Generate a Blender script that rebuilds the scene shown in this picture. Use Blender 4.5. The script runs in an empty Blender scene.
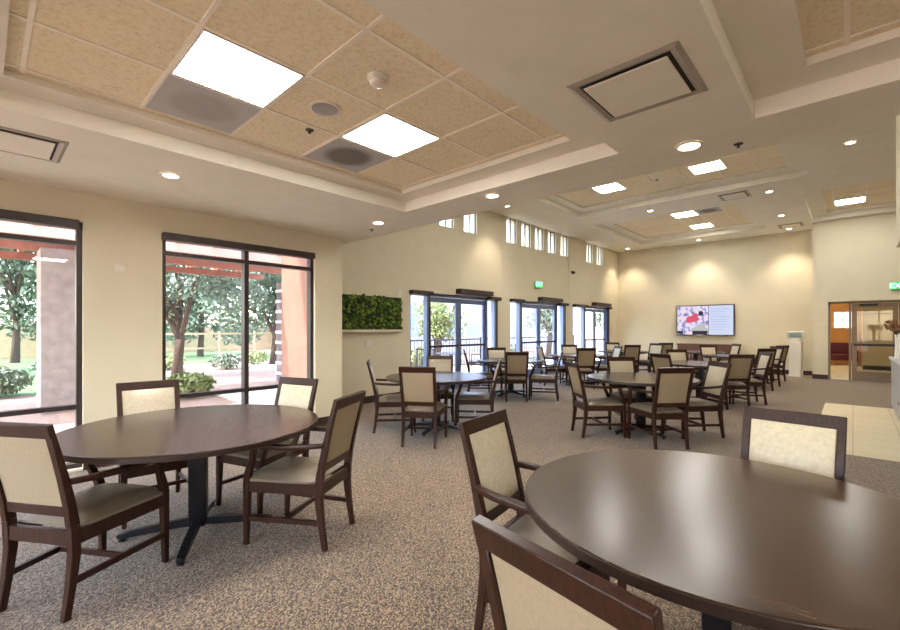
import bpy, bmesh, math, random
from mathutils import Vector, Matrix
random.seed(7)
SC = bpy.context.scene
COL = SC.collection
PI = math.pi
S_, C_ = math.sin(math.radians(42.8)), math.cos(math.radians(42.8))

# ---------------------------------------------------------------- materials
def srgb(r, g, b):
    f = lambda c: (c / 255 / 12.92) if c / 255 <= .04045 else ((c / 255 + .055) / 1.055) ** 2.4
    return (f(r), f(g), f(b), 1)

def new_mat(name):
    m = bpy.data.materials.new(name); m.use_nodes = True
    nt = m.node_tree
    return m, nt, nt.nodes['Principled BSDF']

def N(nt, t, **kw):
    n = nt.nodes.new(t)
    for k, v in kw.items():
        if k in n.inputs: n.inputs[k].default_value = v
        else: setattr(n, k, v)
    return n

def ramp(nt, stops):
    r = nt.nodes.new('ShaderNodeValToRGB')
    el = r.color_ramp.elements
    while len(el) < len(stops): el.new(.5)
    for e, (p, c) in zip(el, stops): e.position = p; e.color = c
    return r

def simple(name, col, rough=.5, metal=0., spec=.5, var=.06, scale=30, bump=0., bscale=200, coat=0.):
    """one colour with a little procedural variation and optional fine bump"""
    m, nt, b = new_mat(name)
    tc = N(nt, 'ShaderNodeTexCoord')
    n = N(nt, 'ShaderNodeTexNoise'); n.inputs['Scale'].default_value = scale; n.inputs['Detail'].default_value = 4
    nt.links.new(tc.outputs['Object'], n.inputs['Vector'])
    lo = tuple(c * (1 - var) for c in col[:3]) + (1,); hi = tuple(min(1, c * (1 + var)) for c in col[:3]) + (1,)
    r = ramp(nt, [(.3, lo), (.7, hi)])
    nt.links.new(n.outputs['Fac'], r.inputs['Fac']); nt.links.new(r.outputs['Color'], b.inputs['Base Color'])
    b.inputs['Roughness'].default_value = rough; b.inputs['Metallic'].default_value = metal
    b.inputs['Specular IOR Level'].default_value = spec
    b.inputs['Coat Weight'].default_value = coat
    if bump:
        n2 = N(nt, 'ShaderNodeTexNoise'); n2.inputs['Scale'].default_value = bscale; n2.inputs['Detail'].default_value = 3
        nt.links.new(tc.outputs['Object'], n2.inputs['Vector'])
        bp = N(nt, 'ShaderNodeBump'); bp.inputs['Strength'].default_value = bump; bp.inputs['Distance'].default_value = .01
        nt.links.new(n2.outputs['Fac'], bp.inputs['Height']); nt.links.new(bp.outputs['Normal'], b.inputs['Normal'])
    return m

def emit(name, col, strength):
    m, nt, b = new_mat(name)
    b.inputs['Base Color'].default_value = (.8, .8, .8, 1) if strength > .6 else (0, 0, 0, 1)
    b.inputs['Emission Color'].default_value = col; b.inputs['Emission Strength'].default_value = strength
    return m

def wood(name, dark, light, rough, scale=6, spec=.5, stretch=(12, 1, 12)):
    m, nt, b = new_mat(name)
    tc = N(nt, 'ShaderNodeTexCoord'); mp = N(nt, 'ShaderNodeMapping'); mp.inputs['Scale'].default_value = stretch
    n = N(nt, 'ShaderNodeTexNoise'); n.inputs['Scale'].default_value = scale; n.inputs['Detail'].default_value = 6; n.inputs['Roughness'].default_value = .6
    nt.links.new(tc.outputs['Object'], mp.inputs['Vector']); nt.links.new(mp.outputs['Vector'], n.inputs['Vector'])
    r = ramp(nt, [(.3, dark), (.72, light)])
    nt.links.new(n.outputs['Fac'], r.inputs['Fac']); nt.links.new(r.outputs['Color'], b.inputs['Base Color'])
    b.inputs['Roughness'].default_value = rough; b.inputs['Specular IOR Level'].default_value = spec
    return m

def carpet_mat():
    m, nt, b = new_mat('carpet_weave')
    tc = N(nt, 'ShaderNodeTexCoord')
    w = N(nt, 'ShaderNodeTexWave'); w.wave_type = 'BANDS'; w.bands_direction = 'DIAGONAL'
    w.inputs['Scale'].default_value = 15; w.inputs['Distortion'].default_value = 16; w.inputs['Detail'].default_value = 3
    w.inputs['Detail Scale'].default_value = 1.7; w.inputs['Detail Roughness'].default_value = .6
    nt.links.new(tc.outputs['Object'], w.inputs['Vector'])
    n = N(nt, 'ShaderNodeTexNoise'); n.inputs['Scale'].default_value = 70; n.inputs['Detail'].default_value = 4
    nt.links.new(tc.outputs['Object'], n.inputs['Vector'])
    big = N(nt, 'ShaderNodeTexNoise'); big.inputs['Scale'].default_value = .8; big.inputs['Detail'].default_value = 2
    nt.links.new(tc.outputs['Object'], big.inputs['Vector'])
    a = N(nt, 'ShaderNodeMath', operation='MULTIPLY_ADD'); a.inputs[1].default_value = .35
    nt.links.new(w.outputs['Fac'], a.inputs[0]); 
    s = N(nt, 'ShaderNodeMath', operation='MULTIPLY'); s.inputs[1].default_value = .65
    nt.links.new(n.outputs['Fac'], s.inputs[0]); nt.links.new(s.outputs[0], a.inputs[2])
    r = ramp(nt, [(.33, srgb(62, 47, 34)), (.45, srgb(96, 76, 57)), (.56, srgb(118, 96, 73)), (.68, srgb(162, 140, 112))])
    nt.links.new(a.outputs[0], r.inputs['Fac'])
    nt.links.new(r.outputs['Color'], b.inputs['Base Color'])
    b.inputs['Roughness'].default_value = .85; b.inputs['Specular IOR Level'].default_value = .35
    b.inputs['Sheen Weight'].default_value = .25; b.inputs['Sheen Roughness'].default_value = .5
    bp = N(nt, 'ShaderNodeBump'); bp.inputs['Strength'].default_value = .5; bp.inputs['Distance'].default_value = .01
    nt.links.new(a.outputs[0], bp.inputs['Height']); nt.links.new(bp.outputs['Normal'], b.inputs['Normal'])
    return m

def glass_mat(name, tint=(1, 1, 1, 1), refl=.06):
    m = bpy.data.materials.new(name); m.use_nodes = True; nt = m.node_tree
    nt.nodes.remove(nt.nodes['Principled BSDF']); out = nt.nodes['Material Output']
    t = N(nt, 'ShaderNodeBsdfTransparent'); t.inputs['Color'].default_value = tint
    g = N(nt, 'ShaderNodeBsdfGlossy'); g.inputs['Roughness'].default_value = .02
    lw = N(nt, 'ShaderNodeLayerWeight'); lw.inputs['Blend'].default_value = .5
    pw = N(nt, 'ShaderNodeMath', operation='POWER'); pw.inputs[1].default_value = 5; nt.links.new(lw.outputs['Facing'], pw.inputs[0])
    fr = N(nt, 'ShaderNodeMath', operation='MULTIPLY_ADD'); fr.inputs[1].default_value = .35; fr.inputs[2].default_value = .025; nt.links.new(pw.outputs[0], fr.inputs[0])
    mx = N(nt, 'ShaderNodeMixShader')
    nt.links.new(fr.outputs[0], mx.inputs[0]); nt.links.new(t.outputs[0], mx.inputs[1]); nt.links.new(g.outputs[0], mx.inputs[2])
    nt.links.new(mx.outputs[0], out.inputs['Surface'])
    return m

def tile_mat(name, base, joint, size=.6, off=(0, 0)):
    m, nt, b = new_mat(name)
    tc = N(nt, 'ShaderNodeTexCoord'); br = N(nt, 'ShaderNodeTexBrick')
    br.offset = 0; br.inputs['Color1'].default_value = base; br.inputs['Color2'].default_value = tuple(c * .94 for c in base[:3]) + (1,)
    br.inputs['Mortar'].default_value = joint; br.inputs['Scale'].default_value = 1
    br.inputs['Mortar Size'].default_value = .006; br.inputs['Brick Width'].default_value = size; br.inputs['Row Height'].default_value = size
    nt.links.new(tc.outputs['Object'], br.inputs['Vector']); nt.links.new(br.outputs['Color'], b.inputs['Base Color'])
    b.inputs['Roughness'].default_value = .5
    return m

def ceiling_tile_mat():
    m, nt, b = new_mat('acoustic_tile')
    tc = N(nt, 'ShaderNodeTexCoord')
    n = N(nt, 'ShaderNodeTexNoise'); n.inputs['Scale'].default_value = 45; n.inputs['Detail'].default_value = 6; n.inputs['Roughness'].default_value = .7
    nt.links.new(tc.outputs['Object'], n.inputs['Vector'])
    r = ramp(nt, [(.3, srgb(222, 200, 162)), (.5, srgb(242, 226, 192)), (.7, srgb(248, 235, 208))])
    nt.links.new(n.outputs['Fac'], r.inputs['Fac']); nt.links.new(r.outputs['Color'], b.inputs['Base Color'])
    b.inputs['Roughness'].default_value = .9
    bp = N(nt, 'ShaderNodeBump'); bp.inputs['Strength'].default_value = .3; bp.inputs['Distance'].default_value = .004
    nt.links.new(n.outputs['Fac'], bp.inputs['Height']); nt.links.new(bp.outputs['Normal'], b.inputs['Normal'])
    return m

def perf_mat(name, dust, holes):
    """perforated grey return grille with a dusty oval"""
    m, nt, b = new_mat(name)
    tc = N(nt, 'ShaderNodeTexCoord')
    v = N(nt, 'ShaderNodeTexVoronoi'); v.inputs['Scale'].default_value = 110; v.inputs['Randomness'].default_value = 0
    nt.links.new(tc.outputs['Object'], v.inputs['Vector'])
    r = ramp(nt, [(.25, holes), (.4, (.52, .5, .48, 1))])
    nt.links.new(v.outputs['Distance'], r.inputs['Fac'])
    g = N(nt, 'ShaderNodeTexGradient'); g.gradient_type = 'SPHERICAL'
    mp = N(nt, 'ShaderNodeMapping'); mp.inputs['Scale'].default_value = (4.2, 4.2, 1)
    nt.links.new(tc.outputs['Object'], mp.inputs['Vector']); nt.links.new(mp.outputs['Vector'], g.inputs['Vector'])
    r2 = ramp(nt, [(0, (1, 1, 1, 1)), (.35, dust)])
    nt.links.new(g.outputs['Fac'], r2.inputs['Fac'])
    mx = N(nt, 'ShaderNodeMix', data_type='RGBA', blend_type='MULTIPLY'); mx.inputs[0].default_value = 1
    nt.links.new(r.outputs['Color'], mx.inputs[6]); nt.links.new(r2.outputs['Color'], mx.inputs[7])
    nt.links.new(mx.outputs[2], b.inputs['Base Color']); b.inputs['Roughness'].default_value = .6
    return m

M = {}
M['wall'] = simple('cream_wall_paint', srgb(221, 211, 185), .7, var=.02, scale=3, bump=.08, bscale=120)
M['paint'] = simple('ceiling_paint', srgb(238, 231, 215), .75, var=.03, scale=4, bump=.12, bscale=90)
M['tile'] = ceiling_tile_mat()
M['grid'] = simple('ceiling_grid_metal', srgb(250, 238, 218), .5, var=.02)
M['carpet'] = carpet_mat()
M['floor_tile'] = tile_mat('floor_tile', srgb(216, 202, 168), srgb(184, 168, 136), .45)
M['base'] = simple('baseboard_vinyl', srgb(58, 42, 34), .5)
M['bronze'] = simple('bronze_frame_metal', srgb(62, 52, 50), .4, metal=.3)
M['alu'] = simple('door_frame_metal', srgb(112, 126, 162), .35, metal=.4)  # blue of the sky reflection is put into the frame's base colour
M['glass'] = glass_mat('window_glass', (.97, .98, 1, 1))
M['glass_dim'] = glass_mat('tinted_glass', (.8, .82, .84, 1))
M['chair_wood'] = wood('dark_chair_wood', srgb(34, 17, 11), srgb(66, 37, 25), .34, 5, .32, stretch=(20, 20, 2))
M['table_wood'] = wood('espresso_table_laminate', srgb(38, 26, 20), srgb(78, 57, 43), .24, 3, .55, stretch=(1.2, 14, 1))
M['table_edge'] = simple('table_edge_band', srgb(48, 32, 26), .35)
M['fabric'] = simple('cream_upholstery', srgb(198, 186, 160), .42, var=.10, scale=45, bump=.1, bscale=260, spec=.6, coat=.15)
M['back_fabric'] = simple('taupe_back_cloth', srgb(156, 138, 112), .55, var=.08, scale=120, bump=.12, bscale=400)
M['vinyl'] = simple('grey_brown_vinyl', srgb(128, 116, 100), .32, var=.06, scale=8, bump=.04, bscale=300)
M['steel_black'] = simple('black_table_metal', srgb(34, 33, 38), .35, metal=.4)
M['white_metal'] = simple('white_diffuser_metal', srgb(232, 222, 206), .4, var=.02)
M['vent_dark'] = simple('vent_rim_metal', srgb(178, 168, 154), .45, metal=.2)
M['slot'] = simple('vent_throat', srgb(40, 36, 32), .7)
M['grille'] = perf_mat('pale_grille', (.8, .78, .76, 1), (.3, .29, .28, 1))
M['grille_dusty'] = perf_mat('dusty_grille', (.36, .33, .3, 1), (.22, .21, .2, 1))
M['lamp'] = emit('troffer_diffuser', (1, .965, .90, 1), 17)
M['lamp_far'] = emit('troffer_diffuser_far', (1, .965, .90, 1), 17)
M['dl'] = emit('downlight_lens', (1, .85, .66, 1), 14)
M['plastic'] = simple('white_plastic', srgb(226, 220, 208), .45, var=.02)
M['black'] = simple('black_plastic', srgb(24, 23, 24), .4)
M['exit_green'] = emit('exit_letters', (.06, .95, .25, 1), 2.2)
M['exit_face'] = simple('exit_face', srgb(120, 205, 140), .4)
M['stucco'] = simple('grey_stucco', srgb(156, 144, 138), .9, var=.18, scale=6, bump=.5, bscale=25)
M['pale_stucco'] = simple('white_building_render', srgb(176, 174, 186), .9, var=.05, scale=4)
M['salmon'] = simple('salmon_render', srgb(146, 108, 92), .9, var=.08, scale=4)
M['red_wood'] = simple('red_pergola_timber', srgb(168, 112, 92), .7, var=.12, scale=9)
M['white_wood'] = simple('white_pergola_timber', srgb(232, 226, 218), .7, var=.04)
M['gravel'] = simple('pink_gravel', srgb(150, 124, 108), .95, var=.28, scale=26, bump=.5, bscale=60)
M['grass'] = simple('lawn', srgb(92, 116, 66), .9, var=.2, scale=9, bump=.4, bscale=80)
M['concrete'] = simple('pale_concrete', srgb(200, 194, 184), .85, var=.06, scale=3)
M['leaf'] = simple('olive_leaf', srgb(116, 130, 108), .6, var=.3, scale=3)
M['leaf_dark'] = simple('dark_leaf', srgb(84, 100, 78), .6, var=.3, scale=3)
M['leaf_light'] = simple('bright_leaf', srgb(134, 146, 92), .6, var=.25, scale=5)
M['bark'] = simple('bark', srgb(84, 68, 56), .9, var=.2, scale=20, bump=.4, bscale=40)
M['moss'] = simple('moss_green', srgb(74, 96, 36), .9, var=.55, scale=22, bump=.6, bscale=120)
M['moss_pale'] = simple('moss_pale', srgb(122, 140, 52), .9, var=.4, scale=22, bump=.6, bscale=120)
M['moss_dark'] = simple('dark_moss_backing', srgb(38, 54, 24), .95, var=.3, scale=20)  # dark green of the board behind the moss clumps
M['yellow_wall'] = simple('yellow_block_wall', srgb(178, 158, 124), .9, var=.08, scale=5)
M['railing'] = simple('dark_railing', srgb(50, 48, 54), .5, metal=.4)
M['stone_dark'] = simple('dark_ledge_stone', srgb(110, 96, 96), .9, var=.3, scale=12, bump=.5, bscale=30)
M['orange'] = simple('orange_room_paint', srgb(214, 168, 108), .8, var=.03)
M['cushion'] = simple('plum_upholstery', srgb(84, 34, 52), .8, var=.2, scale=20)
M['credenza'] = wood('brown_cabinet_wood', srgb(84, 54, 40), srgb(124, 86, 64), .4)
M['flower'] = simple('dried_flower', srgb(132, 92, 66), .9, var=.4, scale=40)
M['vase'] = simple('pale_vase_glaze', srgb(226, 224, 220), .25)
M['counter'] = simple('grey_counter_laminate', srgb(172, 174, 182), .35, var=.03)
M['lobby_wall'] = simple('lobby_tan_paint', srgb(196, 172, 130), .8, var=.03)
M['copper'] = simple('door_bronze', srgb(126, 108, 92), .4, metal=.5)

# ---------------------------------------------------------------- mesh building
class MB:
    def __init__(s): s.bm = bmesh.new()
    def box(s, x0, x1, y0, y1, z0, z1, mi=0):
        vs = [s.bm.verts.new(p) for p in ((x0,y0,z0),(x1,y0,z0),(x1,y1,z0),(x0,y1,z0),(x0,y0,z1),(x1,y0,z1),(x1,y1,z1),(x0,y1,z1))]
        for f in ((0,3,2,1),(4,5,6,7),(0,1,5,4),(1,2,6,5),(2,3,7,6),(3,0,4,7)):
            s.bm.faces.new([vs[i] for i in f]).material_index = mi
        return s
    def quad(s, pts, mi=0):
        s.bm.faces.new([s.bm.verts.new(p) for p in pts]).material_index = mi; return s
    def sweep(s, pts, sizes, side=None):
        """rectangular section (w along side, h across) along a polyline"""
        P = [Vector(p) for p in pts]; n = len(P); rings = []
        for i, p in enumerate(P):
            t = (P[min(i+1, n-1)] - P[max(i-1, 0)]).normalized()
            sd = Vector(side) if side else Vector((0,0,1)).cross(t)
            if sd.length < 1e-4: sd = Vector((1,0,0))
            sd = (sd - t * sd.dot(t)).normalized(); up = t.cross(sd)
            w, h = sizes[i] if isinstance(sizes[0], (tuple, list)) else sizes
            rings.append([s.bm.verts.new(p + sd*a*w/2 + up*b*h/2) for a, b in ((-1,-1),(1,-1),(1,1),(-1,1))])
        for a, b in zip(rings, rings[1:]):
            for k in range(4): s.bm.faces.new((a[k], a[(k+1)%4], b[(k+1)%4], b[k]))
        s.bm.faces.new(rings[0][::-1]); s.bm.faces.new(rings[-1])
        return s
    def tube(s, pts, r, seg=10):
        P = [Vector(p) for p in pts]; n = len(P); rings = []
        for i, p in enumerate(P):
            t = (P[min(i+1, n-1)] - P[max(i-1, 0)]).normalized()
            sd = Vector((0,0,1)).cross(t)
            if sd.length < 1e-3: sd = Vector((1,0,0)).cross(t)
            sd.normalize(); up = t.cross(sd); rr = r[i] if isinstance(r, (list, tuple)) else r
            rings.append([s.bm.verts.new(p + (sd*math.cos(a) + up*math.sin(a))*rr) for a in [2*PI*k/seg for k in range(seg)]])
        for a, b in zip(rings, rings[1:]):
            for k in range(seg): s.bm.faces.new((a[k], a[(k+1)%seg], b[(k+1)%seg], b[k]))
        s.bm.faces.new(rings[0][::-1]); s.bm.faces.new(rings[-1])
        return s
    def lathe(s, prof, cx=0, cy=0, seg=32, cap=True):
        rings = []
        for r, z in prof:
            rings.append([s.bm.verts.new((cx + r*math.cos(2*PI*k/seg), cy + r*math.sin(2*PI*k/seg), z)) for k in range(seg)])
        for a, b in zip(rings, rings[1:]):
            for k in range(seg): s.bm.faces.new((a[k], a[(k+1)%seg], b[(k+1)%seg], b[k]))
        if cap: s.bm.faces.new(rings[0][::-1]); s.bm.faces.new(rings[-1])
        return s
    def bevel(s, w, seg=2):
        bmesh.ops.bevel(s.bm, geom=[e for e in s.bm.edges], offset=w, segments=seg, affect='EDGES', profile=.5, clamp_overlap=True)
        return s
    def build(s, name, mat, parent=None, smooth=False, loc=None):
        bmesh.ops.recalc_face_normals(s.bm, faces=s.bm.faces)
        me = bpy.data.meshes.new(name); s.bm.to_mesh(me); s.bm.free()
        for m in (mat if isinstance(mat, (list, tuple)) else [mat]): me.materials.append(m)
        if smooth:
            for p in me.polygons: p.use_smooth = True
            me.set_sharp_from_angle(angle=math.radians(38))
        o = bpy.data.objects.new(name, me); COL.objects.link(o)
        if parent: o.parent = parent
        if loc: o.location = loc
        return o

def tag(o, label=None, cat=None, group=None, kind=None):
    if label: o['label'] = label
    if cat: o['category'] = cat
    if group: o['group'] = group
    if kind: o['kind'] = kind
    return o
def empty(name, loc=(0, 0, 0), rz=0):
    o = bpy.data.objects.new(name, None); o.empty_display_size = .1; COL.objects.link(o)
    o.location = loc; o.rotation_euler = (0, 0, rz); return o
def struct(o): o['kind'] = 'structure'; return o
def copy_tree(o, parent=None):
    c = o.copy(); COL.objects.link(c)
    if parent: c.parent = parent
    for ch in list(o.children): copy_tree(ch, c)
    return c
def cw(r, d): return (C_*r - S_*d, S_*r + C_*d)     # lateral / forward distance -> room coordinates

# ---------------------------------------------------------------- the room
XL, XP, YF, YR = -5.58, -6.68, 16.85, 15.8
H1, H2, TOP = 2.74, 4.35, 5.0
YB, XR = -3.0, 4.6
YC = 3.92

def holes_wall(name, axis, p0, p1, a0, a1, z0, z1, holes, mat=None):
    """wall slab between p0..p1 across, a0..a1 along, with rectangular openings"""
    mb = MB(); A = sorted({a0, a1, *[h[0] for h in holes], *[h[1] for h in holes]}); Z = sorted({z0, z1, *[h[2] for h in holes], *[h[3] for h in holes]})
    for u, v in zip(A, A[1:]):
        for s, t in zip(Z, Z[1:]):
            cu, cz = (u+v)/2, (s+t)/2
            if any(h[0] < cu < h[1] and h[2] < cz < h[3] for h in holes): continue
            if axis == 'Y': mb.box(p0, p1, u, v, s, t)
            else: mb.box(u, v, p0, p1, s, t)
    bmesh.ops.remove_doubles(mb.bm, verts=mb.bm.verts, dist=1e-5)
    # drop doubled inner faces
    seen = {}
    for f in list(mb.bm.faces):
        k = tuple(sorted(v.index for v in f.verts)) if False else tuple(sorted((round(v.co.x,4), round(v.co.y,4), round(v.co.z,4)) for v in f.verts))
        seen.setdefault(k, []).append(f)
    kill = [f for fs in seen.values() if len(fs) > 1 for f in fs]
    bmesh.ops.delete(mb.bm, geom=kill, context='FACES_ONLY')
    return struct(mb.build(name, mat or M['wall']))

# floor
fl = MB(); fl.box(XP-.3, XR, YB, YF+.2, -.12, 0); struct(fl.build('floor', M['carpet']))
struct(MB().box(-.38, 1.6, 6.55, 10.8, 0, .004).build('floor_tile_inlay', M['floor_tile']))

# left window wall, two tall windows
W1, W2 = (-1.17, .69), (1.363, 3.22)
holes_wall('wall_left', 'Y', XL-.2, XL, YB, 3.66, 0, TOP, [(W1[0], W1[1], .02, 2.45), (W2[0], W2[1], .02, 2.45)])
struct(MB().box(XP-.2, XL-.2, 3.46, 3.66, 0, TOP).build('wall_left_return', M['wall']))

def y_on_patio(px):
    r = (px-450)/435; d = -XP/(S_ - C_*r); return d*(C_ + S_*r)
CL = [y_on_patio(p) for p in (420, 447, 470.6, 511.7, 526.4, 539.5, 552, 564.5, 589.7, 599.7)]
G = [(6.01, 6.56, 7.43, 8.62, 8.99), (9.57, 10.1, 10.97, 12.14, 12.58), (13.1, 13.98, 14.5, 15.8, 15.95)]
holes_wall('wall_patio', 'Y', XP-.28, XP, 3.66, YF+.2, 0, TOP,
           [(c-.23, c+.23, 3.68, 4.33) for c in CL] + [(g[0], g[4], 0, 2.17) for g in G])
for yy in (9.2, 12.82):
    struct(MB().box(XP, XP+.012, yy-.012, yy+.012, 2.35, H2).build('trim_wall_joint', M['wall']))
# far wall with the shallow step, opening for the lobby doors
struct(MB().box(XP, -.83, YF, YF+.2, 0, TOP).build('wall_far', M['wall']))
struct(MB().box(-.83, -.80, YR+.2, YF+.2, 0, TOP).build('wall_far_step', M['wall']))
holes_wall('wall_far_right', 'X', YR, YR+.2, -.83, XR, 0, TOP, [(-.5, 1.75, 0, 2.13)])
struct(MB().box(XR, XR+.2, YB-.2, YF+.2, 0, TOP).build('wall_right', M['wall']))
BW = [(-4.9, -2.9), (-2.4, -.4), (.1, 2.1)]
holes_wall('wall_back', 'X', YB-.2, YB, XL-.2, XR, 0, TOP, [(a, b, .02, 2.45) for a, b in BW])
struct(MB().box(XP-.3, XR+.2, YB-.2, YF+.2, TOP, TOP+.15).build('ceiling_roof_light_block', M['paint']))  # unseen roof slab, added to block sky light leaking in above the ceilings

def ring(mb, o, i, z0, z1):
    ox0, ox1, oy0, oy1 = o; ix0, ix1, iy0, iy1 = i
    mb.box(ox0, ox1, oy0, iy0, z0, z1); mb.box(ox0, ox1, iy1, oy1, z0, z1)
    mb.box(ox0, ix0, iy0, iy1, z0, z1); mb.box(ix1, ox1, iy0, iy1, z0, z1)

def slab_with_openings(name, x0, x1, y0, y1, z, ops, th=.10):
    holes = [(a, b, c, d) for a, b, c, d in ops]
    mb = MB(); X = sorted({x0, x1, *[h[0] for h in holes], *[h[1] for h in holes]}); Y = sorted({y0, y1, *[h[2] for h in holes], *[h[3] for h in holes]})
    for u, v in zip(X, X[1:]):
        for s, t in zip(Y, Y[1:]):
            if any(h[0] < (u+v)/2 < h[1] and h[2] < (s+t)/2 < h[3] for h in holes): continue
            mb.box(u, v, s, t, z, z+th)
    return struct(mb.build(name, M['paint']))

def tray(o, i, z, gx0, gy0, mod, dz=.045, th=.115, gridw=.022):
    """stepped recess: soffit lip -> shelf -> tile field with a T-bar grid"""
    mb = MB(); big = (o[0]-.06, o[1]+.06, o[2]-.06, o[3]+.06)
    ring(mb, big, i, z+th, z+th+dz); struct(mb.build('ceiling_tray_shelf', M['paint']))
    zt = z+th+dz
    struct(MB().box(i[0]-.05, i[1]+.05, i[2]-.05, i[3]+.05, zt, zt+.03).build('ceiling_tiles', M['tile']))
    mb = MB(); g = gridw/2
    n = math.floor((i[0]-gx0)/mod); x = gx0+n*mod
    while x < i[1]:
        if x-g > i[0]: mb.box(x-g, x+g, i[2], i[3], zt-.006, zt)
        x += mod
    n = math.floor((i[2]-gy0)/mod); y = gy0+n*mod
    while y < i[3]:
        if y-g > i[2]: mb.box(i[0], i[1], y-g, y+g, zt-.0055, zt)
        y += mod
    struct(mb.build('trim_ceiling_grid', M['grid']))
    return zt
MOD = .575
o1, i1 = (-3.78, -1.315, -.12, 3.32), (-3.58, -1.60, .09, 3.10)
o2, i2 = (-.46, 2.2, -.12, 3.36), (-.19, 1.95, .09, 3.11)
slab_with_openings('ceiling_low', XL, XR, YB, YC-.1, H1, [o1, o2], .115)
struct(MB().box(XP, XL, 3.66, YC-.1, H1, H1+.115).build('ceiling_low_corner', M['paint']))
struct(MB().box(XP, XR, YC-.1, YC, H1, TOP).build('ceiling_drop', M['paint']))
ZT = tray(o1, i1, H1, -2.36, .74, MOD)
tray(o2, i2, H1, -.02, .74, MOD)
oA, iA = (-5.3, -.61, 5.2, 10.82), (-5.05, -.93, 5.5, 10.45)
oB, iB = (-5.48, -1.85, 12.0, 15.75), (-5.18, -2.13, 12.6, 15.4)
oC, iC = (-.81, 3.6, 12.2, 15.55), (-.5, 3.3, 12.5, 15.2)
slab_with_openings('ceiling_high', XP, XR, YC, YF, H2, [oA, oB, oC], .115)
ZH = tray(oA, iA, H2, -3.96+MOD/2, 9.45+MOD/2, MOD)
tray(oB, iB, H2, -3.36+MOD/2, 13.03+MOD/2, MOD)
tray(oC, iC, H2, -.055+MOD/2, 14.47+MOD/2, MOD)

# baseboards
bb = .13
struct(MB().box(XL, XL+.012, W1[1], W2[0], 0, bb).box(XL, XL+.012, W2[1], 3.66, 0, bb).box(XL, XL+.012, YB, W1[0], 0, bb).build('baseboard_left', M['base']))
mb = MB()
for a, b in ((3.66, G[0][0]), (G[0][4], G[1][0]), (G[1][4], G[2][0]), (G[2][4], YF)): mb.box(XP, XP+.012, a, b, 0, bb)
struct(mb.build('baseboard_patio', M['base']))
struct(MB().box(XP+.012, -.83, YF-.012, YF, 0, bb).build('baseboard_far', M['base']))
struct(MB().box(-.83, -.5, YR-.012, YR, 0, bb).box(1.75, XR, YR-.012, YR, 0, bb).build('baseboard_far_right', M['base']))

# big windows with a black shade box on top
def tall_window(n, y0, y1):
    w = struct(empty('window_%d' % n, (XL-.1, (y0+y1)/2, 0)))
    f = MB(); L = (y1-y0)/2; t = .045
    for a in (-L, -t/2*1.2, L-t): f.box(-.05, .05, a, a+t*1.2 if a > -L and a < L-t-.01 else a+t, .02, 2.45)
    for z in (.02, .60, 2.22, 2.40): f.box(-.045, .045, -L, L, z, z+.045)
    f.build('window_frame', M['bronze'], w)
    MB().box(-.004, .004, -L+t, L-t, .06, 2.42).build('pane', M['glass'], w)
    MB().box(.055, .17, -L-.01, L-.035, 2.375, 2.455).bevel(.006, 1).build('shade_box', M['bronze'], w)
tall_window(1, *W1); tall_window(2, *W2)

for k, (a, b) in enumerate(BW):
    w = struct(empty('window_%d' % (14+k), ((a+b)/2, YB-.1, 0))); L = (b-a)/2
    f = MB().box(-L, -L+.05, -.05, .05, .02, 2.45).box(L-.05, L, -.05, .05, .02, 2.45).box(-.03, .03, -.05, .05, .02, 2.45)
    for z in (.02, .6, 2.22, 2.40): f.box(-L+.05, L-.05, -.045, .045, z, z+.045)
    f.build('window_frame', M['bronze'], w)
    MB().box(-L+.05, L-.05, -.004, .004, .06, 2.40).build('pane', M['glass'], w)
# clerestory windows
for k, c in enumerate(CL):
    w = struct(empty('window_%d' % (k+3), (XP-.05, c, 3.7)))
    f = MB().box(-.015, .015, -.23, -.217, -.02, .63).box(-.015, .015, .217, .23, -.02, .63).box(-.015, .015, -.217, .217, -.02, -.005).box(-.015, .015, -.217, .217, .615, .63).box(-.015, .015, -.01, .01, -.005, .615)
    f.build('window_frame', M['bronze'], w)
    MB().box(-.004, .004, -.217, .217, -.005, .615).build('pane', M['glass'], w)

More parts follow.
